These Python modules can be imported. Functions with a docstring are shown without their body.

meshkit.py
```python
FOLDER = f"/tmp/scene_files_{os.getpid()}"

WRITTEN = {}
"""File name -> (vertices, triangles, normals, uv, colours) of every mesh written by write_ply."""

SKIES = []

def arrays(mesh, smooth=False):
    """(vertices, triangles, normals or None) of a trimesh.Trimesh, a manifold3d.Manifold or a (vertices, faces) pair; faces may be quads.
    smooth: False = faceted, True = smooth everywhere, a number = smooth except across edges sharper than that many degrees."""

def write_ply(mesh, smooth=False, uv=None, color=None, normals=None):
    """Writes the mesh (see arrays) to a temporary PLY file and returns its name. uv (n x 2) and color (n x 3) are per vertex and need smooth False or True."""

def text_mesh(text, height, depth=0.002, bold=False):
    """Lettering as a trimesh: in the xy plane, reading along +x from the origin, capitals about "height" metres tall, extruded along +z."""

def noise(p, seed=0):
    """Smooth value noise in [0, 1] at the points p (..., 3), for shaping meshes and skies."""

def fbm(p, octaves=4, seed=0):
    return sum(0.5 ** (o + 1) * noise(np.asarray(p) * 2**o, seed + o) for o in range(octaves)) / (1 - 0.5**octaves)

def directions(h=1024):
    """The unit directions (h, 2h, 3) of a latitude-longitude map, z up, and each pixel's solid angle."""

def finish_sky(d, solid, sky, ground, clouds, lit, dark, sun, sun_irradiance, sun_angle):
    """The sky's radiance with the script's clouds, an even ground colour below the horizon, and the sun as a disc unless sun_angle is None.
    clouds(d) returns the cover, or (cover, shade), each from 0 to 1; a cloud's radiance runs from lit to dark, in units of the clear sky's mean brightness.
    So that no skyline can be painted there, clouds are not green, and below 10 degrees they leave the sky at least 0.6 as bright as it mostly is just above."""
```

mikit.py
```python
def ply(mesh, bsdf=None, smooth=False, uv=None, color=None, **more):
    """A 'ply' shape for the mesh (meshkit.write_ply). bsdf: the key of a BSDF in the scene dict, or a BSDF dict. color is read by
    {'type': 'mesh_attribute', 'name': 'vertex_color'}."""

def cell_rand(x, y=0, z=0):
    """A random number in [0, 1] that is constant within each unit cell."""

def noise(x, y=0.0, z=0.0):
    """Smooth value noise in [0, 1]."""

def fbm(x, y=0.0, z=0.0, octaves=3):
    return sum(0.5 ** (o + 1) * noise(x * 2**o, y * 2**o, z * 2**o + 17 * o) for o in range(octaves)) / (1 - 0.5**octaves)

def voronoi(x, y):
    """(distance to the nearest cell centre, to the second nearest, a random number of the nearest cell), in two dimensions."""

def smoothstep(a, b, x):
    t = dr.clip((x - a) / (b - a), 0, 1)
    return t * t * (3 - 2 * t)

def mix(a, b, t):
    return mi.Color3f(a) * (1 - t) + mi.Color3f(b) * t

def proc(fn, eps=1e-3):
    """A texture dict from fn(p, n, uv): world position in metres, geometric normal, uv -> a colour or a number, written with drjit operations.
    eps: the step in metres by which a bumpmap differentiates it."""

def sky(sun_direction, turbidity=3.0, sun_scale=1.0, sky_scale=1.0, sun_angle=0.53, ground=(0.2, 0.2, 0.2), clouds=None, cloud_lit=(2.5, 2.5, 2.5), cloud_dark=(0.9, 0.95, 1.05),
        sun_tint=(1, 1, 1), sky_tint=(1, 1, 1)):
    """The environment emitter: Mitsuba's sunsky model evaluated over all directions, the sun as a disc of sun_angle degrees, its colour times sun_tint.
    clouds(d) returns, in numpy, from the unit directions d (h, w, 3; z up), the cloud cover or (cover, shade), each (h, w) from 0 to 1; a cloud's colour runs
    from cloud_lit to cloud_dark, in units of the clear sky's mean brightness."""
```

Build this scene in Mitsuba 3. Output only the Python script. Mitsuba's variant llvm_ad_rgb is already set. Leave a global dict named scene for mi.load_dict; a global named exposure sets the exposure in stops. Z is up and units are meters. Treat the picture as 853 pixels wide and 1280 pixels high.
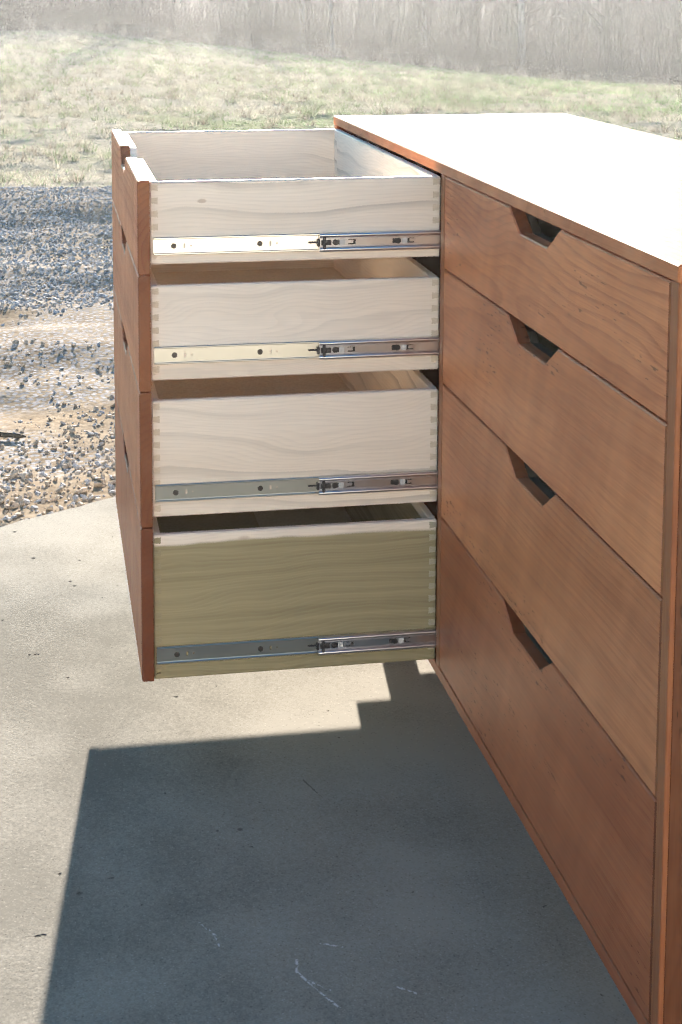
import math, random
import numpy as np, trimesh, manifold3d as m3
import drjit as dr, mitsuba as mi, mikit
from meshkit import fbm as nfbm, noise as nnoise
from mikit import noise, fbm, voronoi, cell_rand, smoothstep, mix
T = mi.ScalarTransform4f
rng = np.random.default_rng(7)
scene, labels = {}, {}

# ------------------------------------------------------------------ camera, sky, haze, exposure
EYE = (-0.6151, -1.3763, 1.1076); YAW, PITCH = 0.1587, 0.1084
FW = (math.sin(YAW) * math.cos(PITCH), math.cos(YAW) * math.cos(PITCH), -math.sin(PITCH))
scene['haze_air'] = {'type': 'homogeneous', 'albedo': {'type': 'rgb', 'value': [0.90, 0.945, 0.96]}, 'sigma_t': 0.0014,
                     'phase': {'type': 'hg', 'g': 0.52}}
scene['camera'] = {'type': 'perspective', 'fov': math.degrees(2 * math.atan(853 / 2 / 1879.87)), 'fov_axis': 'x', 'near_clip': 0.05, 'far_clip': 2000,
                   'principal_point_offset_x': 72.6 / 853, 'principal_point_offset_y': 448.7 / 1280,
                   'to_world': T().look_at(origin=EYE, target=[EYE[k] + FW[k] for k in range(3)], up=[0, 0, 1]),
                   'medium': {'type': 'ref', 'id': 'haze_air'}}
scene['sky'] = mikit.sky((0.40, 3.3, 1.0), turbidity=3, sun_tint=(0.825, 1.015, 1.70), sky_scale=0.21, sky_tint=(0.26, 1.06, 1.42))
exposure = 4.85
ZG = -0.18                                   # the slab's top; z = 0 is the bottom of the dresser's case

# ------------------------------------------------------------------ helpers
def numbered(key):
    if key not in USED: USED.add(key); return key
    k = 1
    while f'{key}_{k:03d}' in USED: k += 1
    key = f'{key}_{k:03d}'; USED.add(key); return key
USED = set()
def put(name, mesh, bsdf, parent=None, smooth=False, color=None, **more):
    key = numbered((parent + '__' if parent else '') + name)
    scene[key] = mikit.ply(mesh, bsdf, smooth=smooth, color=color, **more)
    return key
def thing(name, label, cat, group=None):
    key = numbered(name); labels[key] = {'label': label, 'category': cat}
    if group: labels[key]['group'] = group
    return key
def cbox(lo, hi, c=0.001):
    lo, hi = np.array(lo, float), np.array(hi, float)
    c = min(c, 0.45 * (hi - lo).min()); P = []
    for sx in (0, 1):
        for sy in (0, 1):
            for sz in (0, 1):
                s = np.array([sx, sy, sz]); b = np.where(s, hi, lo); d = np.where(s, -c, c)
                for k in range(3):
                    q = b + d; q[k] = b[k]; P.append(q)
    return m3.Manifold.hull_points(np.array(P))
def union(ms): return m3.Manifold.batch_boolean(ms, m3.OpType.Add)
def inset(poly, c):
    P = np.array(poly, float); n = len(P); out = []
    for i in range(n):
        a, b, d = P[i - 1], P[i], P[(i + 1) % n]
        e1, e2 = (b - a) / np.linalg.norm(b - a), (d - b) / np.linalg.norm(d - b)
        n1, n2 = np.array([-e1[1], e1[0]]), np.array([-e2[1], e2[0]])
        out.append(b + c * (n1 + n2) / (1 + n1 @ n2))
    return np.array(out)
def chamfer_prism(poly, x0, x1, c0, c1=None):
    """A counter-clockwise (y, z) outline as a board from x0 to x1 with chamfered edges."""
    c1 = c0 if c1 is None else c1
    rings = [(inset(poly, c0), x0), (np.array(poly, float), x0 + c0), (np.array(poly, float), x1 - c1), (inset(poly, c1), x1)]
    n = len(poly); V = np.vstack([np.column_stack([np.full(n, x), r]) for r, x in rings]); F = []
    for k in range(3):
        for i in range(n):
            j = (i + 1) % n; a, b, c, d = k * n + i, k * n + j, (k + 1) * n + j, (k + 1) * n + i
            F += [[a, b, c], [a, c, d]]
    t = np.asarray(m3.triangulate([rings[0][0]]))
    F += [list(q[::-1]) for q in t] + [list(q + 3 * n) for q in t]
    m = trimesh.Trimesh(V, F, process=False); m.fix_normals(); return m
def cyl(p, r, h, axis='y', seg=16):
    m = m3.Manifold.cylinder(h, r, r, seg)
    if axis == 'y': m = m.rotate([90, 0, 0])
    return m.translate(list(p))
def tubes(chains, sides=5):
    """Many polylines (points, radii) as one mesh of tapered tubes."""
    V, F, o = [], [], 0
    ang = np.arange(sides) * 2 * np.pi / sides
    for p, r in chains:
        p = np.asarray(p, float); t = np.gradient(p, axis=0); t /= np.linalg.norm(t, axis=1, keepdims=True) + 1e-12
        a = np.cross(t, [0.31, 0.95, 0.05]); a /= np.linalg.norm(a, axis=1, keepdims=True) + 1e-9
        b = np.cross(t, a)
        v = p[:, None] + np.asarray(r)[:, None, None] * (np.cos(ang)[None, :, None] * a[:, None] + np.sin(ang)[None, :, None] * b[:, None])
        V.append(v.reshape(-1, 3)); i, j = np.meshgrid(np.arange(len(p) - 1), np.arange(sides), indexing='ij')
        q = np.stack([i * sides + j, i * sides + (j + 1) % sides, (i + 1) * sides + (j + 1) % sides, (i + 1) * sides + j], -1).reshape(-1, 4) + o
        F += [q[:, [0, 2, 1]], q[:, [0, 3, 2]]]; o += len(p) * sides
    return trimesh.Trimesh(np.vstack(V), np.vstack(F), process=False)

# ------------------------------------------------------------------ dresser measures (metres; x into the case, y along its front, z up)
TP, W, G = 0.0191, 0.8572, 0.0025            # panel thickness, width of an opening, reveal
H, TT, DEP = 0.8387, 0.0185, 0.512
LEN = 2 * W + 3 * TP
ZT = H - TT
GAPS = [ZT, 0.6719, 0.4884, 0.2715, 0.0200]  # edges between the drawer fronts
D, TF = 0.457, 0.019                         # box length, front thickness
BOX = [(0.686, 0.8145), (0.503, 0.6525), (0.284, 0.4705), (0.018, 0.2545)]
SLIDE = [0.7150, 0.5435, 0.3235, 0.0585]
SIDE_T = 0.0127

# ------------------------------------------------------------------ materials
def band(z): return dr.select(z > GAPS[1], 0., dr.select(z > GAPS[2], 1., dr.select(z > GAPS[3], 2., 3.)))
def cherry_along(a, u, v, seed, u0, v0, tone, lines=1.0):
    """Plain-sawn cherry: grain along a; u across the board's face, v into it."""
    wob = fbm(a * 2.3 + seed * 7.1, u * 3, seed * 3.7, octaves=3) - 0.5
    wob2 = fbm(a * 5.5 + seed * 3.3, u * 16, v * 16 + seed, octaves=3) - 0.5
    r = dr.sqrt(dr.square(u - u0 + wob * 0.10) + dr.square(v - v0)) + wob2 * 0.012
    vary = fbm(a * 1.9 + seed * 4.7, u * 11, seed * 1.3, octaves=2)
    f = (r + 0.022 * vary) / 0.0105; f = f - dr.floor(f)
    line = smoothstep(0.45, 0.93, f) * (1 - smoothstep(0.93, 1.0, f))
    wide = fbm(r * 55, seed * 5.3, 0.3, octaves=2)
    fibre = noise(a * 22, u * 850, v * 850) - 0.5
    fine = noise(a * 60, u * 1900, v * 1900) - 0.5
    streak = noise(a * 7 + seed, u * 330, v * 330) - 0.5
    curl = fbm(a * 26 + u * 9, u * 7, seed, octaves=3) - 0.5
    mott = fbm(a * 3.1 + seed * 2.2, u * 9, seed * 9.1, octaves=2) - 0.5
    k = 1.0 - 0.24 * lines * line * (0.1 + 1.8 * vary) + 0.50 * (wide - 0.5) + 0.22 * fibre + 0.13 * fine + 0.11 * streak + 0.42 * curl + 0.62 * mott
    fleck = smoothstep(0.84, 0.93, noise(a * 55 + seed * 17, u * 420, v * 60)) * smoothstep(0.64, 0.78, noise(a * 4.7 + seed * 5, u * 17, seed))
    c = mix((0.30, 0.080, 0.030), (0.61, 0.238, 0.100), dr.clip(k * 0.9 - 0.32, 0, 1)) * tone
    return c * (1 - 0.55 * fleck)
def cherry_fn(p, n, uv):                     # fronts, top, rails: grain along y
    b = band(p.z); col = dr.select(p.y > 0.886, 5., 0.)
    top = p.z > ZT - 0.0006
    seed = dr.select(top, 11., b + col)
    u = dr.select(top, p.x, p.z); v = dr.select(top, p.z, p.x)
    u0 = dr.select(top, 0.2, dr.select(b < 0.5, 0.70, dr.select(b < 1.5, 0.60, dr.select(b < 2.5, 0.30, 0.05))))
    v0 = dr.select(p.x < -0.2, -0.40, 0.055) + dr.select(top, 0.75, 0.)
    tone = dr.select(b < 0.5, 1.06, dr.select(b < 1.5, 0.98, dr.select(b < 2.5, 0.86, 0.64))) * dr.select(top, 0.85, 1.0)  # board tone by row; the lighter upper rows also hold painted veiling glare
    c = cherry_along(p.y, u, v, seed, u0, v0, tone, dr.select(b < 0.5, 0.9, dr.select(b < 1.5, 0.5, dr.select(b < 2.5, 0.65, 0.3))))
    c = c * dr.select((dr.abs(n.y) > 0.45) & (p.x < 0.0195) & ~top, 0.5, 1.0)          # end grain soaks up the oil
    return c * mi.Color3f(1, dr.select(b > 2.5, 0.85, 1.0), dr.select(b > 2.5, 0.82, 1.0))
def cherry_up_fn(p, n, uv):                  # end panels and the divider: grain along z
    return cherry_along(p.z, p.x + p.y * 0.3, p.y, 3.7 + dr.floor(p.y * 3), 0.2, 0.1, 0.55, 0.3)
def dimmed_fn(p, n, uv): return cherry_along(p.z, p.x, p.y, 5.2, 0.2, 0.1, 0.26, 0.5)  # cherry toned down in its colour for dimmer light on the end panels
def poplar_fn(p, n, uv):
    endw = dr.abs(n.x) > 0.7
    a = dr.select(endw, p.y, p.x); v = dr.select(endw, p.x, p.y)
    b = band(p.z + 0.015); seed = b * 3.1 + dr.floor(p.y * 2.3 + 0.1) * 1.7 + dr.select(endw, 9.3, 0.)
    z = p.z
    w1 = fbm(a * 3.4 + seed * 5.7, z * 9, seed, octaves=3) - 0.5
    w2 = fbm(a * 9 + seed, z * 30, v * 30, octaves=3) - 0.5
    r = z + w1 * 0.105 + w2 * 0.014 + seed * 0.013
    f = r / 0.048; f = f - dr.floor(f)
    line = smoothstep(0.60, 0.93, f) * (1 - smoothstep(0.93, 0.965, f)) * smoothstep(0.40, 0.66, fbm(a * 2.1 + seed * 3, z * 7, seed * 2, octaves=2))
    g = r / 0.0062; g = g - dr.floor(g)
    ring = smoothstep(0.3, 0.95, g) * (1 - smoothstep(0.95, 1, g))
    fibre = noise(a * 30, z * 900, v * 900) - 0.5
    broad = fbm(a * 1.3 + seed, z * 14, seed * 4, octaves=3)
    streak = fbm(a * 2.2 + 3, (r + 2 * z) * 60, 4.0, octaves=3)
    cream = mix((0.73, 0.635, 0.535), (0.84, 0.765, 0.68), dr.clip(broad * 1.3 - 0.15, 0, 1))
    olive = mix((0.245, 0.208, 0.115), (0.365, 0.315, 0.188), dr.clip(0.5 + 0.9 * (streak - 0.5) + 0.8 * (broad - 0.5) + 0.35 * (ring - 0.5), 0, 1))
    heart = dr.select(b > 2.5, (1 - smoothstep(0.236, 0.243, z + 0.012 * w2)) * smoothstep(-0.02, 0.02, z + 0.02), 0.)
    c = mix(cream, olive, heart)
    kn = dr.select(b < 0.5, 1.0, dr.select(b < 1.5, 0.25, dr.select(b < 2.5, 0.8, 0.15)))
    c = c * (1 - 0.36 * line * kn) * (1 - 0.05 * ring + 0.11 * fibre)
    kd = dr.sqrt(dr.square((p.x + 0.376) / 0.0085) + dr.square((z - 0.7835) / 0.0042))      # the small knot in the top drawer's side
    knot = (1 - smoothstep(0.55, 1.05, kd)) * dr.select(p.y < 1.2, 1., 0.)
    kd2 = dr.sqrt(dr.square((p.x + 0.312) / 0.012) + dr.square((z - 0.243) / 0.004))
    knot = dr.maximum(knot, (1 - smoothstep(0.3, 1.1, kd2)) * dr.select(p.y < 1.2, 0.8, 0.))
    return mix(c, (0.25, 0.15, 0.075), knot * 0.45)
def pin_fn(p, n, uv):                        # end grain of the dovetail pins
    low = dr.select(p.z < 0.262, 1., 0.)
    k = fbm(p.x * 300, p.y * 300, p.z * 700, octaves=2)
    pale = mix((0.33, 0.305, 0.22), (0.45, 0.415, 0.315), k)
    dark = mix((0.52, 0.43, 0.325), (0.66, 0.57, 0.455), k)
    blend = mix((0.25, 0.215, 0.13), (0.34, 0.30, 0.195), k)
    return mix(dark, dr.select(p.x < -0.2, blend, pale), low)
SCR = [((-0.305, 0.452), (-0.281, 0.405)), ((-0.292, 0.430), (-0.268, 0.408)), ((-0.281, 0.405), (-0.262, 0.372)), ((-0.420, 0.575), (-0.402, 0.545)),
       ((-0.402, 0.545), (-0.399, 0.520)), ((-0.262, 0.505), (-0.235, 0.492)), ((-0.30, 0.475), (-0.305, 0.45)), ((-0.18, 0.40), (-0.160, 0.385))]
def seg(p, a, b):
    ax, ay, bx, by = *a, *b; dx, dy = bx - ax, by - ay; L2 = dx * dx + dy * dy
    t = dr.clip(((p.x - ax) * dx + (p.y - ay) * dy) / L2, 0, 1)
    return dr.sqrt(dr.square(p.x - ax - t * dx) + dr.square(p.y - ay - t * dy))
def pits(p):
    d, _, c = voronoi(p.x * 42 + noise(p.x * 90, p.y * 90), p.y * 42)
    d2, _, c2 = voronoi(p.x * 17, p.y * 17)
    s = dr.select(c > 0.986, 1 - smoothstep(0.05, 0.15, d), 0.)
    return dr.maximum(s, dr.select(c2 > 0.97, 1 - smoothstep(0.03, 0.10, d2), 0.))
def concrete_fn(p, n, uv):
    big = fbm(p.x * 1.4 + 3, p.y * 1.4, 2.0, octaves=4); mid = fbm(p.x * 9, p.y * 9, 5.0, octaves=3)
    sand = noise(p.x * 520, p.y * 520) * 0.6 + noise(p.x * 230, p.y * 230, 3.) * 0.4
    c = mix((0.185, 0.180, 0.158), (0.328, 0.320, 0.284), dr.clip(0.5 + 1.7 * (big - 0.5) + 0.8 * (mid - 0.5) + 0.75 * (sand - 0.5), 0, 1))
    d, _, cc = voronoi(p.x * 190, p.y * 190)
    grain = (1 - smoothstep(0.15, 0.35, d))
    c = c * (1 - 0.28 * grain * smoothstep(0.86, 1.0, cc)) + mi.Color3f(0.055, 0.053, 0.05) * (grain * dr.select(cc < 0.10, 1., 0.))
    c = c * (1 - 0.5 * pits(p))
    wob = 0.004 * (fbm(p.x * 60, p.y * 60, 1., octaves=2) - 0.5)
    s = mi.Float(0)
    for a, b in SCR: s = dr.maximum(s, 1 - smoothstep(0.0004, 0.0032, seg(p, a, b) + dr.abs(wob)))
    s = s * smoothstep(0.25, 0.6, noise(p.x * 300, p.y * 300, 8.))
    c = mix(c, (0.72, 0.71, 0.72), 0.75 * s)
    h = dr.select(seg(p, (-0.213, 0.925), (-0.192, 0.868)) + dr.abs(wob) < 0.0016, 1., 0.)
    return c * (1 - 0.45 * h)
def concrete_h(p, n, uv):
    return 0.00025 * noise(p.x * 420, p.y * 420) + 0.00025 * noise(p.x * 190, p.y * 190) + 0.0004 * fbm(p.x * 11, p.y * 11, 0., octaves=2) - 0.003 * pits(p)
def soil_fn(p, n, uv):
    k = fbm(p.x * 5, p.y * 5, 1., octaves=4); s = noise(p.x * 140, p.y * 140) * 0.5 + noise(p.x * 60, p.y * 60, 2.) * 0.5
    soil = mix((0.165, 0.132, 0.095), (0.32, 0.27, 0.205), dr.clip(0.5 + 1.1 * (k - 0.5) + 0.7 * (s - 0.5), 0, 1))
    d, _, c = voronoi(p.x * 55, p.y * 55)
    grey = mi.Color3f(0.18 + 0.24 * c, 0.19 + 0.24 * c, 0.20 + 0.25 * c)
    peb = (1 - smoothstep(0.3, 0.5, d)) * smoothstep(0.35, 0.6, fbm(p.x * 2.2, p.y * 2.2, 7., octaves=3) + 0.08)
    soil = mix(soil, grey, peb * 0.8)
    gr = fbm(p.x * 0.42 + 5, p.y * 0.24, 3., octaves=4) + 0.012 * dr.clip(p.x, -3, 9)
    straw = mix((0.235, 0.22, 0.175), (0.38, 0.36, 0.30), s * 0.8 + 0.2 * k)
    green = mix((0.17, 0.19, 0.11), (0.26, 0.28, 0.17), s)
    field = mix(straw, green, smoothstep(0.50, 0.60, gr) * 0.8)
    litter = mix((0.045, 0.042, 0.036), (0.085, 0.078, 0.065), s)
    yy = p.y + 1.3 * (fbm(p.x * 0.9, p.y * 0.9, 9., octaves=3) - 0.5) + dr.select(p.y < 30, 0.9 * dr.clip(p.x, -4, 4), 0.)
    field = mix(field, litter, smoothstep(43., 47., yy))
    return mix(soil, field, smoothstep(7.5, 8.4, yy))
def soil_h(p, n, uv): return 0.003 * fbm(p.x * 45, p.y * 45, 0., octaves=3) + 0.10 * fbm(p.x * 2.6, p.y * 2.0, 4., octaves=4) * smoothstep(7.5, 10., p.y)
def bark_fn(p, n, uv):
    k = fbm(p.x * 14, p.y * 14, p.z * 3, octaves=3)
    return mix((0.040, 0.036, 0.029), (0.11, 0.098, 0.080), dr.clip(k * 1.4 - 0.2, 0, 1))
def pale_bark_fn(p, n, uv):
    k = fbm(p.x * 9, p.y * 9, p.z * 4, octaves=3)
    return mix((0.11, 0.105, 0.10), (0.26, 0.25, 0.235), dr.clip(k * 1.6 - 0.3, 0, 1))
def two(b): return {'type': 'twosided', 'bsdf': b}
def princ(fn, rough, spec=0.5, **k):
    col = mikit.proc(fn) if callable(fn) else {'type': 'rgb', 'value': list(fn)}
    return {'type': 'principled', 'base_color': col, 'roughness': rough, 'specular': spec, **k}
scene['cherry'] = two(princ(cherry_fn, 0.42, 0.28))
scene['cherry_upright'] = two(princ(cherry_up_fn, 0.42, 0.28))
scene['cherry_dimmed'] = two(princ(dimmed_fn, 0.45, 0.25))
scene['poplar'] = two(princ(poplar_fn, 0.48, 0.4))
scene['pin_wood'] = two(princ(pin_fn, 0.55, 0.4))
scene['shaded_poplar'] = two({'type': 'diffuse', 'reflectance': {'type': 'rgb', 'value': [0.09, 0.076, 0.058]}})  # poplar with the shade inside the closed drawers' notches put into its colour
scene['steel'] = two(princ((0.60, 0.585, 0.52), 0.22, 0.5, metallic=1.0))
scene['sleeve_steel'] = two(princ((0.66, 0.66, 0.67), 0.24, 0.5, metallic=1.0))
scene['screw_steel'] = two(princ((0.085, 0.08, 0.075), 0.4, 0.5, metallic=0.7))
scene['black_plastic'] = two(princ((0.025, 0.025, 0.027), 0.45, 0.5))
scene['grey_plastic'] = two(princ((0.52, 0.53, 0.53), 0.4, 0.5))
scene['concrete'] = {'type': 'bumpmap', 'arbitrary': mikit.proc(concrete_h, eps=0.0012), 'scale': 1.0, 'bsdf': {'type': 'diffuse', 'reflectance': mikit.proc(concrete_fn)}}
scene['soil'] = {'type': 'bumpmap', 'arbitrary': mikit.proc(soil_h, eps=0.004), 'scale': 1.0, 'bsdf': {'type': 'diffuse', 'reflectance': mikit.proc(soil_fn)}}
scene['stone'] = two({'type': 'principled', 'base_color': {'type': 'mesh_attribute', 'name': 'vertex_color'}, 'roughness': 0.8, 'specular': 0.15})
scene['blade'] = {'type': 'principledthin', 'base_color': {'type': 'mesh_attribute', 'name': 'vertex_color'}, 'roughness': 0.6, 'diff_trans': 0.7, 'spec_trans': 0.0}
scene['bark'] = two({'type': 'diffuse', 'reflectance': mikit.proc(bark_fn)})
scene['pale_bark'] = two({'type': 'diffuse', 'reflectance': mikit.proc(pale_bark_fn)})
scene['siding'] = two(princ((0.66, 0.605, 0.52), 0.6, 0.3)); scene['door_paint'] = two(princ((0.55, 0.54, 0.51), 0.5, 0.3)); scene['roofing'] = two(princ((0.12, 0.115, 0.11), 0.7, 0.3))
scene['twig'] = two({'type': 'diffuse', 'reflectance': {'type': 'rgb', 'value': [0.085, 0.075, 0.055]}})

# ------------------------------------------------------------------ ground, slab
def edge_y(x):                               # far edge of the slab
    x = np.asarray(x, float)
    return 2.53 + 0.70 * (np.clip(x, -3, 3) + 0.24) + 0.5 * (np.clip(x, 3, 40) - 3) * 0.3 + 0.05 * (nfbm(np.stack([x * 4, x * 0, x * 0], -1), 3, 4) - 0.5) + 0.02 * (nfbm(np.stack([x * 22, x * 0, x * 0 + 3], -1), 2, 5) - 0.5)
def ground_z(x, y):
    x, y = np.asarray(x, float), np.asarray(y, float)
    P = np.stack([x, y, 0 * x], -1)
    s = np.clip((y - 6) / 39, 0, 1); s = s * s * (3 - 2 * s)
    z = ZG - 0.008 - np.clip(x - 0.5, 0, 26) * 0.105 * s + 0.05 * np.clip(1 - x / 6, 0, 1.3) * s
    far = np.clip((y - 54) / 90, 0, 1); z = z + 6.5 * far * far * (3 - 2 * far)
    near = np.clip((y - edge_y(x) + 0.05) / 0.7, 0, 1)
    rut = 0.085 * (nfbm(P * [0.55, 1.5, 1], 3, 11) - 0.5) + 0.032 * (nfbm(P * [2.6, 4.0, 1], 3, 12) - 0.5)
    z = z + near * rut * np.clip(1.3 - y / 30, 0.35, 1)
    z = z + 0.10 * np.exp(-((y - 7.3 + 0.25 * x) / 0.75) ** 2) * np.clip((y - 3) / 2, 0, 1)      # the low bank of gravel
    z = z + 0.045 * np.exp(-((y - 5.3 + 0.1 * x) / 0.3) ** 2)
    return np.where(y < edge_y(x) - 0.02, ZG - 0.05, z)
def axis(*runs):
    out = [runs[0][0]]
    for a, b, d0, d1 in runs:
        v = a
        while v < b - 1e-9:
            t = (v - a) / (b - a); v += d0 * (d1 / d0) ** t; out.append(min(v, b))
    return np.array(out)
xs = axis((-130, -12, 12, 1.2), (-12, -2, 1.2, 0.06), (-2, 1.4, 0.03, 0.03), (1.4, 8, 0.06, 0.5), (8, 40, 0.5, 1.5), (40, 150, 1.5, 14))
ys = axis((-90, -3, 12, 1.5), (-3, 1.2, 1.5, 0.3), (1.2, 1.7, 0.2, 0.03), (1.7, 5, 0.025, 0.04), (5, 9.5, 0.04, 0.08), (9.5, 60, 0.08, 1.5), (60, 230, 1.5, 14))
X, Y = np.meshgrid(xs, ys, indexing='ij'); Z = ground_z(X, Y)
i, j = np.meshgrid(np.arange(len(xs) - 1), np.arange(len(ys) - 1), indexing='ij'); n = len(ys)
q = np.stack([i * n + j, (i + 1) * n + j, (i + 1) * n + j + 1, i * n + j + 1], -1).reshape(-1, 4)
put('ground', (np.stack([X, Y, Z], -1).reshape(-1, 3), q), 'soil', smooth=True)
labels['ground'] = {'kind': 'structure', 'label': 'sandy gravel yard running into a dry grass field'}
ex = np.concatenate([np.arange(-9, -1.6, 0.1), np.arange(-1.6, 1.2, 0.012), np.arange(1.2, 9, 0.1)])
outline = [(-9, -12), (9, -12)] + [(x, float(edge_y(x))) for x in ex[::-1]]
tri = np.asarray(m3.triangulate([np.array(outline)])); nv = len(outline); O = np.array(outline)
rim = inset(outline, 0.008)
V = np.vstack([np.column_stack([rim, np.full(nv, ZG)]), np.column_stack([O, np.full(nv, ZG - 0.008)]), np.column_stack([O, np.full(nv, ZG - 0.12)])])
F = [list(t) for t in tri]
for k in range(2):
    for a in range(nv):
        b = (a + 1) % nv; F += [[k * nv + a, (k + 1) * nv + a, (k + 1) * nv + b], [k * nv + a, (k + 1) * nv + b, k * nv + b]]
put('concrete_slab', (V, np.array(F)), 'concrete')
labels['concrete_slab'] = {'kind': 'structure', 'label': 'pale concrete slab with scratches and small pits'}

# ------------------------------------------------------------------ the dresser
DR = thing('dresser', 'long cherry wood dresser standing on the concrete with four drawers pulled open', 'dresser')
put('top', cbox((-0.0015, -0.0015, ZT), (DEP, LEN + 0.0015, H), 0.0018), 'cherry', DR)
for y0 in (0.0, LEN - TP):                    # panels coloured darker for dimmer light, with a solid strip along the front edge
    put('edge_strip', cbox((0, y0, 0.0), (0.0062, y0 + TP, ZT - 0.0003), 0.0010), 'cherry_upright', DR)
    put('end_panel', cbox((0.0064, y0 + 0.0002, 0.0), (DEP - 0.004, y0 + TP - 0.0002, ZT - 0.0003), 0.0006), 'cherry_dimmed', DR)
put('divider', cbox((0, TP + W, 0.0188), (DEP - 0.03, 2 * TP + W, ZT - 0.0003), 0.001), 'cherry_upright', DR)
for y0, y1 in ((TP, LEN - TP),):
    put('case_bottom', cbox((0.0005, y0 + 0.0003, 0.0), (DEP - 0.03, y1 - 0.0003, 0.0185), 0.001), 'cherry', DR)
put('case_back', cbox((DEP - 0.025, TP + 0.0003, 0.0), (DEP - 0.013, LEN - TP - 0.0003, ZT - 0.0006), 0.0005), 'cherry', DR)
RZ = -0.045                                   # the low stand under the case, set back from its edges
for (a, b) in (((0.058, 0.055), (0.078, LEN - 0.055)), ((DEP - 0.078, 0.055), (DEP - 0.058, LEN - 0.055))):
    put('base_rail', cbox((a[0], a[1], RZ), (b[0], b[1], -0.0004), 0.001), 'cherry', DR)
for y in (0.055, LEN - 0.075):
    put('base_rail', cbox((0.0784, y, RZ), (DEP - 0.0784, y + 0.02, -0.0004), 0.001), 'cherry', DR)
for fx in (0.058, DEP - 0.058 - 0.06):
    for fy in (0.055, LEN - 0.115):
        put('foot', cbox((fx, fy, ZG), (fx + 0.06, fy + 0.06, RZ - 0.0004), 0.002), 'cherry_upright', DR)

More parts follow.
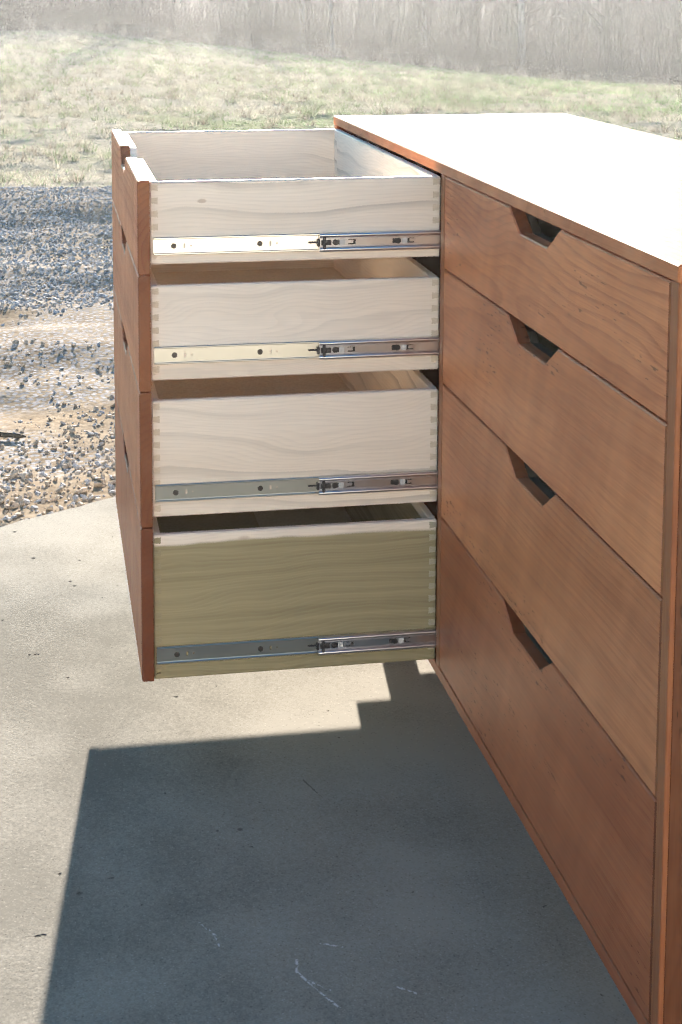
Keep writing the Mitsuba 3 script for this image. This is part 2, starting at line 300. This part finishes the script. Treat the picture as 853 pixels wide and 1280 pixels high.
def front_outline(y0, y1, z0, z1):
    c, d = (y0 + y1) / 2, 0.0295
    return [(y0, z0), (y1, z0), (y1, z1), (c + 0.0995, z1), (c + 0.0545, z1 - d), (c - 0.0545, z1 - d), (c - 0.0995, z1), (y0, z1)]
def drawer(row, y_open, out, detailed):
    K = numbered(DR + '__drawer')
    x = -out                                  # the box's front end
    z1f, z0f = GAPS[row] - G / 2 - (0.001 if row == 0 else 0), GAPS[row + 1] + G / 2
    y0, y1 = y_open + G, y_open + W - G
    b0, b1 = BOX[row]; s0, s1 = y_open + 0.0140, y_open + W - 0.0140
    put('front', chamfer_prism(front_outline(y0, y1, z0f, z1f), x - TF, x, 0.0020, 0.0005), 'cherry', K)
    xb = x + 0.0004
    xe = x + D + 0.0035
    # front of the box, notched with the drawer front
    c = (y0 + y1) / 2; zn = z1f - 0.0295
    pf = [(s0 + SIDE_T + .0002, b0), (s1 - SIDE_T - .0002, b0), (s1 - SIDE_T - .0002, b1), (c + 0.0995 - (z1f - b1) * 1.525, b1), (c + 0.0545, zn), (c - 0.0545, zn), (c - 0.0995 + (z1f - b1) * 1.525, b1), (s0 + SIDE_T + .0002, b1)]
    put('box_front', chamfer_prism(pf, xb, xb + SIDE_T, 0.0012), 'poplar' if detailed else 'shaded_poplar', K)
    put('back_panel', cbox((xe - SIDE_T, s0 + SIDE_T + .0002, b0), (xe, s1 - SIDE_T - .0002, b1), 0.0015), 'poplar', K)
    put('bottom_panel', cbox((xb + SIDE_T + .0002, s0 + SIDE_T + .0002, b0 + 0.010), (xe - SIDE_T - .0002, s1 - SIDE_T - .0002, b0 + 0.016), 0.0005), 'pin_wood', K)
    for k, sy in enumerate((s0, s1 - SIDE_T)):
        side = cbox((xb, sy, b0), (xe, sy + SIDE_T, b1), 0.0022)
        if detailed and k == 0:
            for gx in (xb + 0.0075, xe - 0.0075):
                side -= m3.Manifold.cube([0.0055, 0.006, 0.0042], True).translate([gx, sy, b0 + 0.0115])
        put('side_panel', side, 'poplar', K)
    if not detailed: return K
    sy = s0
    zc, R = SLIDE[row], random.Random(row + 3)
    # dovetail pins: end grain of the box's front and back showing on the near side
    pitch = 0.0205; n = int((b1 - b0 - 0.004) / pitch); z = b1 - 0.0085
    while z > b0 + 0.008:
        if abs(z - zc) > 0.0135:
            for xa, sg in ((xb + 0.0016, 1), (xe - 0.0016, -1)):
                w = 0.0112; h0, h1 = 0.0040, 0.0054
                P = np.array([(xa, z - h0), (xa + sg * w, z - h1), (xa + sg * w, z + h1), (xa, z + h0)])
                if sg < 0: P = P[::-1]
                V = [(px, yy, pz) for yy in (sy - 0.00025, sy + 0.004) for px, pz in P]
                put('dovetail_pin', m3.Manifold.hull_points(np.array(V)), 'pin_wood', K)
        z -= pitch
    # slide: the narrow rail on the box and the wider sleeve that carries it into the case
    xr0, xr1, hr = xb + 0.0045, xe - 0.0, 0.0122
    rail = cbox((xr0, sy - 0.0022, zc - hr), (xr1, sy - 0.0003, zc + hr), 0.0004)
    lips = [cbox((xr0, sy - 0.0052, zc + s * hr - 0.0017), (xr1, sy - 0.0003, zc + s * hr + 0.0017), 0.0011) for s in (-1, 1)]
    rail = union([rail] + lips)
    for u in (xb + 0.0530, xb + 0.1870):
        hole = union([cyl((u, sy + 0.001, zc + 0.0024), 0.0017, 0.006), cyl((u, sy + 0.001, zc - 0.0024), 0.0017, 0.006), m3.Manifold.cube([0.0034, 0.006, 0.0048], True).translate([u, sy - 0.002, zc])])
        rail -= hole
        rail -= cyl((u + 0.0105, sy + 0.001, zc), 0.0016, 0.006)
    rail = rail.translate([0, -sy, -zc]).rotate([-2.6, 0, 0]).translate([0, sy - 0.0006, zc])   # the rail is tilted back so that it mirrors sunlit ground
    put('slide_rail', rail, 'steel', K, smooth=30)
    for u in (xb + 0.0365, xb + 0.1705):
        sc = cyl((u, sy - 0.0023, zc), 0.0043, 0.0016, seg=24) + cyl((u, sy - 0.0036, zc), 0.0031, 0.0009, seg=24)
        sc -= union([m3.Manifold.cube([0.0046, 0.004, 0.0011], True).translate([u, sy - 0.0050, zc]), m3.Manifold.cube([0.0011, 0.004, 0.0046], True).translate([u, sy - 0.0050, zc])])
        put('screw', sc, 'screw_steel', K, smooth=30)
    xs0, xs1, hs = xb + 0.2635, xe + 0.16, 0.0152
    prof = []                                  # rolled channel seen from outside: lip, recessed web, lip
    sleeve = cbox((xs0, sy - 0.0085, zc - hs + 0.003), (xs1, sy - 0.0062, zc + hs - 0.003), 0.0003)
    for s in (-1, 1):
        lip = m3.Manifold.cylinder(xs1 - xs0, 0.0040, 0.0040, 24).rotate([0, 90, 0]).scale([1, 1.0, 0.95]).translate([xs0, sy - 0.0082, zc + s * (hs - 0.0040)])
        lip2 = cbox((xs0, sy - 0.0095, zc + s * (hs - 0.0090) - 0.0006), (xs1, sy - 0.0062, zc + s * (hs - 0.0090) + 0.0006), 0.0003)
        sleeve = sleeve + lip + lip2
    for u, w in ((0.0285, 0.0080), (0.0520, 0.0120), (0.1230, 0.0120), (0.1460, 0.0130)):
        sleeve -= m3.Manifold.cube([w, 0.012, 0.0082], True).translate([xs0 + u + 0.0, sy - 0.0085, zc])
    put('slide_sleeve', sleeve, 'sleeve_steel', K, smooth=30)
    # cage behind the cut-outs, grey tabs and dark stops seen in them
    put('ball_cage', cbox((xs0 + 0.018, sy - 0.0058, zc - 0.0060), (xs0 + 0.175, sy - 0.0050, zc + 0.0060), 0.0002), 'black_plastic', K)
    for u in (0.0362, 0.1365):
        put('slide_tab', cbox((xs0 + u - 0.0042, sy - 0.0098, zc - 0.0043), (xs0 + u + 0.0042, sy - 0.0086, zc + 0.0043), 0.0003), 'grey_plastic', K)
    for u in (0.0255, 0.1260):
        put('slide_stop', cyl((xs0 + u, sy - 0.0086, zc), 0.0046, 0.0014, seg=20) + cbox((xs0 + u, sy - 0.0098, zc - 0.003), (xs0 + u + 0.004, sy - 0.0086, zc + 0.003), 0.0003), 'black_plastic', K)
    for u in (0.0475, 0.1475):                 # pressed hooks in the cut-outs
        put('slide_hook', cbox((xs0 + u - 0.0035, sy - 0.0096, zc - 0.0018), (xs0 + u + 0.0065, sy - 0.0088, zc + 0.0032), 0.0003), 'sleeve_steel', K)
    lev = union([cbox((xs0 - 0.0165, sy - 0.0062, zc - 0.0013), (xs0 + 0.004, sy - 0.0042, zc + 0.0013), 0.0005),
                 cbox((xs0 - 0.0030, sy - 0.0098, zc - 0.0062), (xs0 + 0.0010, sy - 0.0042, zc + 0.0052), 0.0005),
                 cbox((xs0 + 0.0030, sy - 0.0105, zc - 0.0042), (xs0 + 0.0190, sy - 0.0084, zc + 0.0040), 0.0005),
                 cbox((xs0 + 0.0055, sy - 0.0125, zc - 0.0100), (xs0 + 0.0100, sy - 0.0080, zc + 0.0098), 0.0008)])
    put('latch_lever', lev, 'black_plastic', K)
    return K
OPEN_Y, SHUT_Y = 2 * TP + W, TP
names = ['top', 'second', 'third', 'bottom']
tex = ['shallow with a cream poplar box lined by wavy brown grain', 'cream poplar box with plain pale sides', 'cream poplar box with a flame of grain by the back', 'deep with an olive brown poplar box']
for r in range(4):
    k = drawer(r, OPEN_Y, D, True); labels[k] = {'label': f'{names[r]} open drawer, {tex[r]}'}
for r in range(4):
    k = drawer(r, SHUT_Y, -TF, False); labels[k] = {'label': f'{names[r]} closed drawer with a notched cherry front'}

# ------------------------------------------------------------------ an unseen workshop added behind the camera so its sunlit front throws light back on the drawers
WS = thing('added_workshop', 'added low building out of view, with pale siding and a roller door, throwing light back', 'added_workshop')
WY, WX0, WX1, WH = -8.6, -7.0, 7.5, 3.3
put('wall', union([cbox((WX0, WY - 6, ZG), (WX1, WY, ZG + WH), 0.01) - m3.Manifold.cube([3.2, 0.4, 2.6]).translate([-1.2, WY - 0.15, ZG + 0.002])]), 'siding', WS)
put('roller_door', union([cbox((-1.2, WY - 0.14, ZG + 0.004 + 0.32 * k), (2.0, WY - 0.10, ZG + 0.32 * k + 0.316), 0.008) for k in range(8)]), 'door_paint', WS)
put('roof', m3.Manifold.hull_points(np.array([(x, y, z) for x in (WX0 - 0.4, WX1 + 0.4) for y, z in ((WY + 0.4, ZG + WH + 0.005), (WY - 6.4, ZG + WH + 0.005), (WY + 0.4, ZG + WH + 0.16), (WY - 6.4, ZG + WH + 0.16), (WY - 3, ZG + WH + 1.3))])), 'roofing', WS)

# ------------------------------------------------------------------ gravel, grass, sticks
def blob_kinds(k, sub):
    out = []
    for s in range(k):
        m = trimesh.creation.icosphere(subdivisions=sub); v = m.vertices
        r = np.random.default_rng(100 + s)
        planes = r.normal(size=(9, 3)); planes /= np.linalg.norm(planes, axis=1, keepdims=True)
        for p, d in zip(planes, r.uniform(0.55, 0.9, 9)):
            e = np.maximum(v @ p - d, 0); v = v - e[:, None] * p
        out.append((v * r.uniform([0.8, 0.7, 0.5], [1.2, 1.1, 0.8]), m.faces))
    return out
def scatter(kinds, pos, size, rot, col):
    V, F, C, o = [], [], [], 0
    which = rng.integers(0, len(kinds), len(pos))
    for w, (v, f) in enumerate(kinds):
        s = np.nonzero(which == w)[0]
        if not len(s): continue
        a = rot[s]; ca, sa = np.cos(a), np.sin(a)
        p = v[None] * size[s][:, None, None]
        tl = rng.normal(0, 0.35, (len(s), 2))
        pz = p[..., 2] + p[..., 0] * tl[:, :1] + p[..., 1] * tl[:, 1:]
        q = np.stack([p[..., 0] * ca[:, None] - p[..., 1] * sa[:, None], p[..., 0] * sa[:, None] + p[..., 1] * ca[:, None], pz], -1) + pos[s][:, None]
        V.append(q.reshape(-1, 3)); F.append((f[None] + (np.arange(len(s)) * len(v))[:, None, None]).reshape(-1, 3) + o)
        C.append(np.repeat(col[s], len(v), 0)); o += len(s) * len(v)
    return (np.vstack(V), np.vstack(F)), np.vstack(C)
def gravel(n, x0, x1, y0, y1, smin, smax, sub, pw=1.0):
    x = rng.uniform(x0, x1, n); y = y0 + (y1 - y0) * rng.uniform(0, 1, n) ** pw
    d = y - edge_y(x)
    P = np.stack([x, y, 0 * x], -1)
    cover = nfbm(P * [0.9, 1.9, 1], 3, 21) + 0.35 * np.exp(-((d - 0.22) / 0.26) ** 2) - 0.20 * np.exp(-((d - 1.5) / 0.7) ** 2) - 0.10 * np.exp(-((d - 0.5) / 0.9) ** 2) + 0.10 * np.clip((y - 4.6) / 1.5, 0, 1) - 0.75 * np.clip((y + 0.9 * np.clip(x, -4, 4) + 1.6 * (nfbm(P * 1.1, 3, 61) - 0.5) - 7.0) / 1.9, 0, 1) - 0.06
    keep = (d > -0.01) & (rng.uniform(0.22, 0.72, n) < cover); x, y, d = x[keep], y[keep], d[keep]
    s = smin * (smax / smin) ** (rng.uniform(0, 1, len(x)) ** 1.8)
    z = ground_z(x, y) + s * rng.uniform(0.05, 0.5, len(x))
    g = rng.uniform(0.25, 0.45, len(x))[:, None] * np.array([0.97, 1.0, 1.04])
    tan = rng.uniform(0, 1, len(x)) < np.where(y < 4.6, 0.6, 0.15)
    g[tan] *= [1.22, 1.0, 0.76]
    return np.stack([x, y, z], -1), s, rng.uniform(0, 6.28, len(x)), g
a = [gravel(26000, -1.5, 0.6, 1.5, 5.2, 0.0026, 0.0115, 1), gravel(46000, -2.4, 1.5, 4.6, 9.4, 0.0038, 0.0115, 1)]
b = [gravel(16000, -5, 5, 1.0, 9.4, 0.006, 0.018, 0)]
m1, c1 = scatter(blob_kinds(7, 1), *[np.concatenate([q[k] for q in a]) for k in range(4)])
m2, c2 = scatter(blob_kinds(5, 0), *[np.concatenate([q[k] for q in b]) for k in range(4)])
gm = (np.vstack([m1[0], m2[0]]), np.vstack([m1[1], m2[1] + len(m1[0])]))
put('gravel', gm, 'stone', smooth=False, color=np.vstack([c1, c2]))
labels['gravel'] = {'kind': 'stuff', 'label': 'grey crushed gravel scattered over the sandy yard beyond the slab', 'category': 'gravel'}

def blades(n, x0, x1, y0, y1, h0, h1, w, patch, seed):
    t = rng.uniform(0, 1, n); y = y0 * (y1 / y0) ** t
    half = x0 + (x1 - x0) * rng.uniform(0, 1, n); x = half * np.where(True, 1, 1)
    # clumps: pull the blades towards tuft centres
    cell = 0.05 + 0.008 * y
    gx, gy = np.floor(x / cell), np.floor(y / cell)
    jx, jy = nnoise(np.stack([gx * 7.31, gy * 3.17, gx * 0], -1), 1), nnoise(np.stack([gx * 2.3, gy * 9.7, gx * 0], -1), 2)
    k = rng.uniform(0.0, 0.55, n)
    x = x * (1 - k) + (gx + jx) * cell * k; y = y * (1 - k) + (gy + jy) * cell * k
    P = np.stack([x, y, 0 * x], -1)
    keep = (rng.uniform(0.25, 0.75, n) < nfbm(P * [0.5, 0.35, 1], 3, seed) + patch) & (y + 0.9 * np.clip(x, -4, 4) > 7.5 + 1.3 * (nfbm(P * 0.8, 3, 5) - 0.2)); x, y = x[keep], y[keep]; n = len(x); P = P[keep]
    h = rng.uniform(h0, h1, n) * (0.25 + 1.5 * nfbm(P * [1.6, 1.0, 1], 3, 31) ** 1.5); ww = w * (0.6 + y / 14) * rng.uniform(0.6, 1.3, n)
    ang = rng.uniform(0, 2 * np.pi, n); lean = rng.normal(0, 1.1, (n, 2))
    bz = ground_z(x, y)
    dx, dy = np.cos(ang) * ww / 2, np.sin(ang) * ww / 2
    V = np.stack([np.stack([x - dx, y - dy, bz - 0.01], -1), np.stack([x + dx, y + dy, bz - 0.01], -1), np.stack([x + lean[:, 0] * h, y + lean[:, 1] * h, bz + h], -1)], 1)
    gr = nfbm(np.stack([x * 0.42 + 5, y * 0.24, 0 * x + 3], -1), 4, 0) + 0.012 * np.clip(x, -3, 9)
    green = rng.uniform(0, 1, n) < np.clip((gr - 0.44) * 5, 0.08, 0.8)
    c = np.where(green[:, None], [0.165, 0.235, 0.115], [0.33, 0.32, 0.26]) * (rng.uniform(0.7, 1.15, n) * (0.6 + 0.8 * nnoise(np.stack([gx[keep], gy[keep], gx[keep] * 0], -1), 9)))[:, None]
    return V.reshape(-1, 3), np.arange(3 * n).reshape(-1, 3), np.repeat(c, 3, 0)
G1 = [blades(150000, -3, 5, 4.5, 20, 0.015, 0.055, 0.005, 0.06, 41), blades(130000, -5, 12, 14, 46, 0.02, 0.075, 0.007, 0.08, 42), blades(90000, 4, 28, 12, 50, 0.02, 0.075, 0.007, 0.08, 43)]
def tufts(n, per, x0, x1, y0, y1, h0, h1, w, cols):
    cx = rng.uniform(x0, x1, n); cy = y0 * (y1 / y0) ** rng.uniform(0, 1, n); k = cy + 0.9 * np.clip(cx, -4, 4) > 7.7; cx, cy = np.repeat(cx[k], per), np.repeat(cy[k], per)
    m = len(cx); big = np.repeat(rng.uniform(0.5, 1.0, m // per), per); r = 0.05 * big * np.sqrt(rng.uniform(0, 1, m)); a = rng.uniform(0, 6.28, m); x, y = cx + r * np.cos(a), cy + r * np.sin(a)
    h = rng.uniform(h0, h1, m) * big; b = rng.uniform(0, 6.28, m); ww = w * rng.uniform(0.6, 1.3, m) / 2; z = ground_z(x, y); ln = h * rng.uniform(0.1, 0.9, m)
    V = np.stack([np.stack([x - ww * np.cos(b), y - ww * np.sin(b), z - 0.01], -1), np.stack([x + ww * np.cos(b), y + ww * np.sin(b), z - 0.01], -1), np.stack([x + ln * np.cos(a), y + ln * np.sin(a), z + h], -1)], 1)
    c = np.array(cols)[np.repeat(rng.integers(0, len(cols), m // per), per)] * rng.uniform(0.7, 1.2, m)[:, None]
    return V.reshape(-1, 3), np.arange(3 * m).reshape(-1, 3), np.repeat(c, 3, 0)
GRN, STRAW, DEAD = [0.155, 0.19, 0.112], [0.335, 0.315, 0.26], [0.19, 0.17, 0.135]
G1.append(tufts(1700, 22, -3, 6, 6, 24, 0.05, 0.13, 0.008, [GRN, STRAW, DEAD])); G1.append(tufts(2800, 14, -4, 26, 14, 45, 0.05, 0.13, 0.014, [GRN, STRAW, DEAD]))
G1.append(tufts(1700, 16, -8, 34, 44.5, 49, 0.15, 0.6, 0.016, [DEAD, DEAD, STRAW]))
o, VV, FF, CC = 0, [], [], []
for v, f, c in G1: VV.append(v); FF.append(f + o); CC.append(c); o += len(v)
put('grass', (np.vstack(VV), np.vstack(FF)), 'blade', color=np.vstack(CC))
labels['grass'] = {'kind': 'stuff', 'label': 'short dry grass with green patches on the sloping field', 'category': 'grass'}

def stick(x, y, L, ang, r, label):
    t = np.linspace(-0.5, 0.5, 9); px = x + t * L * math.cos(ang) + 0.02 * L * np.sin(t * 9); py = y + t * L * math.sin(ang)
    pz = ground_z(px, py) + r * 0.9 + 0.006; pz = np.convolve(np.pad(pz, 2, mode='edge'), np.ones(5) / 5, 'valid')
    rr = r * np.array([0.3, .9, 1, 1.05, 1, .95, .9, .75, .25])
    k = put('fallen_stick', tubes([(np.stack([px, py, pz], -1), rr)], 8), 'bark', smooth=True)
    labels[k] = {'label': label, 'category': 'stick'}
stick(-0.735, 2.955, 0.13, -0.5, 0.0075, 'short dark broken stick lying on the gravel at the left edge')

# ------------------------------------------------------------------ the wood beyond the field
def bare_tree(seed, height, r0, forks, spread):
    R = np.random.default_rng(seed); trunk, limbs = [], []
    n = 12; t = np.linspace(0, 1, n)
    bend = np.cumsum(R.normal(0, 0.018 * height, (n, 2)), 0) * t[:, None]
    pts = np.column_stack([bend, t * height]); rad = r0 * (1 - 0.88 * t) ** 0.9 * (1 + 0.55 * np.exp(-t * height / 0.18)); pts[0, 2] = -0.25
    trunk.append((pts, rad))
    def grow(p, d, L, r, depth):
        k = 5; q = [p]
        for _ in range(k):
            d = d + R.normal(0, 0.13, 3) + [0, 0, 0.06]; d /= np.linalg.norm(d); q.append(q[-1] + d * L / k)
        limbs.append((np.array(q), np.linspace(r, r * 0.35, k + 1)))
        if depth:
            for _ in range(R.integers(2, 4)):
                i = R.integers(2, k + 1); e = d + R.normal(0, 0.55, 3); e /= np.linalg.norm(e)
                grow(q[i], e, L * R.uniform(0.45, 0.7), r * 0.5, depth - 1)
    for _ in range(forks):
        i = R.uniform(0.12, 0.95); p = np.array([np.interp(i, t, pts[:, k]) for k in range(3)])
        a = R.uniform(0, 6.28); d = np.array([math.cos(a) * spread, math.sin(a) * spread, R.uniform(0.35, 1)]); d /= np.linalg.norm(d)
        grow(p, d, height * R.uniform(0.14, 0.28) * (1.15 - i), r0 * 0.36 * (1.1 - i), 2)
    return tubes(trunk, 8), tubes(limbs, 4)
kinds = [bare_tree(s, h, r, f, sp) for s, h, r, f, sp in ((1, 8.5, 0.105, 16, .9), (2, 9.5, 0.15, 18, 1.0), (3, 7.0, 0.06, 13, .8), (4, 8.0, 0.08, 15, .7), (5, 6.0, 0.042, 11, .8), (6, 9.0, 0.125, 15, 1.1))]
plies = [(mikit.ply(a, 'bark', smooth=True), mikit.ply(b, 'bark'), mikit.ply(a, 'pale_bark', smooth=True)) for a, b in kinds]
R = np.random.default_rng(77); kinds_r = [.085, .11, .055, .07, .04, .095]
def edge_of_wood(x): return 46.5 + 1.2 * np.sin(x * 0.35) + 0.8 * np.sin(x * 0.9 + 1)
spots = []
while len(spots) < 112:
    x = R.uniform(-7, 33); y = edge_of_wood(x) + R.exponential(4.5)
    if all((x - a) ** 2 + (y - b) ** 2 > 0.45 for a, b in spots): spots.append((x, y))
for x, y in spots:
    k = int(R.choice(6, p=[.17, .14, .21, .18, .19, .11])); pale = R.uniform() < 0.12 and y < 52
    key = numbered('bare_tree'); s = R.uniform(0.8, 1.15)
    px = (x - EYE[0]) / (y - EYE[1]); side = 'left' if px < 0.08 else ('middle' if px < 0.24 else 'right')
    row = 'standing in front' if y < edge_of_wood(x) + 2.2 else ('a few steps in' if y < edge_of_wood(x) + 6 else 'deep in the wood')
    look = 'pale barked' if pale else ('slender' if kinds_r[k] * s < 0.058 else ('sturdy' if kinds_r[k] * s > 0.088 else 'grey brown'))
    labels[key] = {'label': f'{look} leafless tree {row} on the {side} of the hazy wood', 'category': 'tree', 'group': f'{look} bare trees {row} on the {side}'}
    tw = T().translate([x, y, float(ground_z(x, y))]).rotate([0, 0, 1], R.uniform(0, 360)).rotate([1, 0, 0], R.normal(0, 2.5)).scale([s * 1.0, s, s])
    scene[key + '__trunk'] = {**plies[k][2 if pale else 0], 'to_world': tw}
    scene[key + '__branches'] = {**plies[k][1], 'to_world': tw}; labels[key + '__branches'] = {'kind': 'stuff'}
# the mass of thin trunks and saplings farther in
ch = []
for _ in range(2600):
    x = R.uniform(-16, 60); y = 51 + R.exponential(20); h = R.uniform(3.5, 8); r = R.uniform(0.015, 0.075); z = float(ground_z(x, y))
    t = np.linspace(0, 1, 6); b = np.cumsum(R.normal(0, 0.03 * h, (6, 2)), 0) * t[:, None]
    p = np.column_stack([x + b[:, 0], y + b[:, 1], z - 0.2 + t * h]); ch.append((p, r * (1 - 0.8 * t)))
    for _ in range(4):
        i = R.integers(1, 5); a = R.uniform(0, 6.28); L = R.uniform(0.4, 1.5)
        e = p[i] + np.array([math.cos(a) * L * .7, math.sin(a) * L * .7, L * R.uniform(0.4, 1)]); ch.append((np.array([p[i], (p[i] + e) / 2 + [0, 0, -.04], e]), np.array([r * .4, r * .3, r * .1])))
put('woodland', tubes(ch, 4), 'bark'); labels['woodland'] = {'kind': 'stuff', 'label': 'far mass of thin bare trunks fading into the haze', 'category': 'woodland'}
ch = []
for _ in range(1000):
    x = R.uniform(-9, 36); y = edge_of_wood(x) - 0.9 + R.exponential(2.6); z = float(ground_z(x, y)); hh = 0.3 + 1.5 * R.uniform(0, 1) ** 2.5; hh = hh * (0.55 + nfbm(np.array([x * 0.5, y * 0.3, 0]), 2, 8))
    for _ in range(9):
        a = R.uniform(0, 6.28); L = hh * R.uniform(0.6, 1.3); o = R.uniform(0.15, 0.7)
        e = np.array([x + math.cos(a) * L * o, y + math.sin(a) * L * o, z + L]); m = np.array([x + math.cos(a) * L * o * .35, y + math.sin(a) * L * o * .35, z + L * .55])
        ch.append((np.array([[x, y, z - .03], m, e]), np.array([.008, .006, .002])))
        for _ in range(2):
            f = R.uniform(0.3, 0.9); p0 = m + (e - m) * f; ch.append((np.array([p0, p0 + R.normal(0, .13, 3) + [0, 0, .1], p0 + R.normal(0, .2, 3) + [0, 0, .22]]), np.array([.004, .003, .001])))
put('undergrowth', tubes(ch, 3), 'twig'); labels['undergrowth'] = {'kind': 'stuff', 'label': 'tangled brown undergrowth along the foot of the wood', 'category': 'undergrowth'}

# ------------------------------------------------------------------ the hazy air over all of it
scene['haze'] = {'type': 'cube', 'to_world': T().translate([10, 70, 5.5]).scale([160, 180, 10.5]), 'bsdf': {'type': 'null'}, 'interior': {'type': 'ref', 'id': 'haze_air'}}
labels['haze'] = {'kind': 'stuff', 'label': 'pale sunlit haze in the air', 'category': 'haze'}
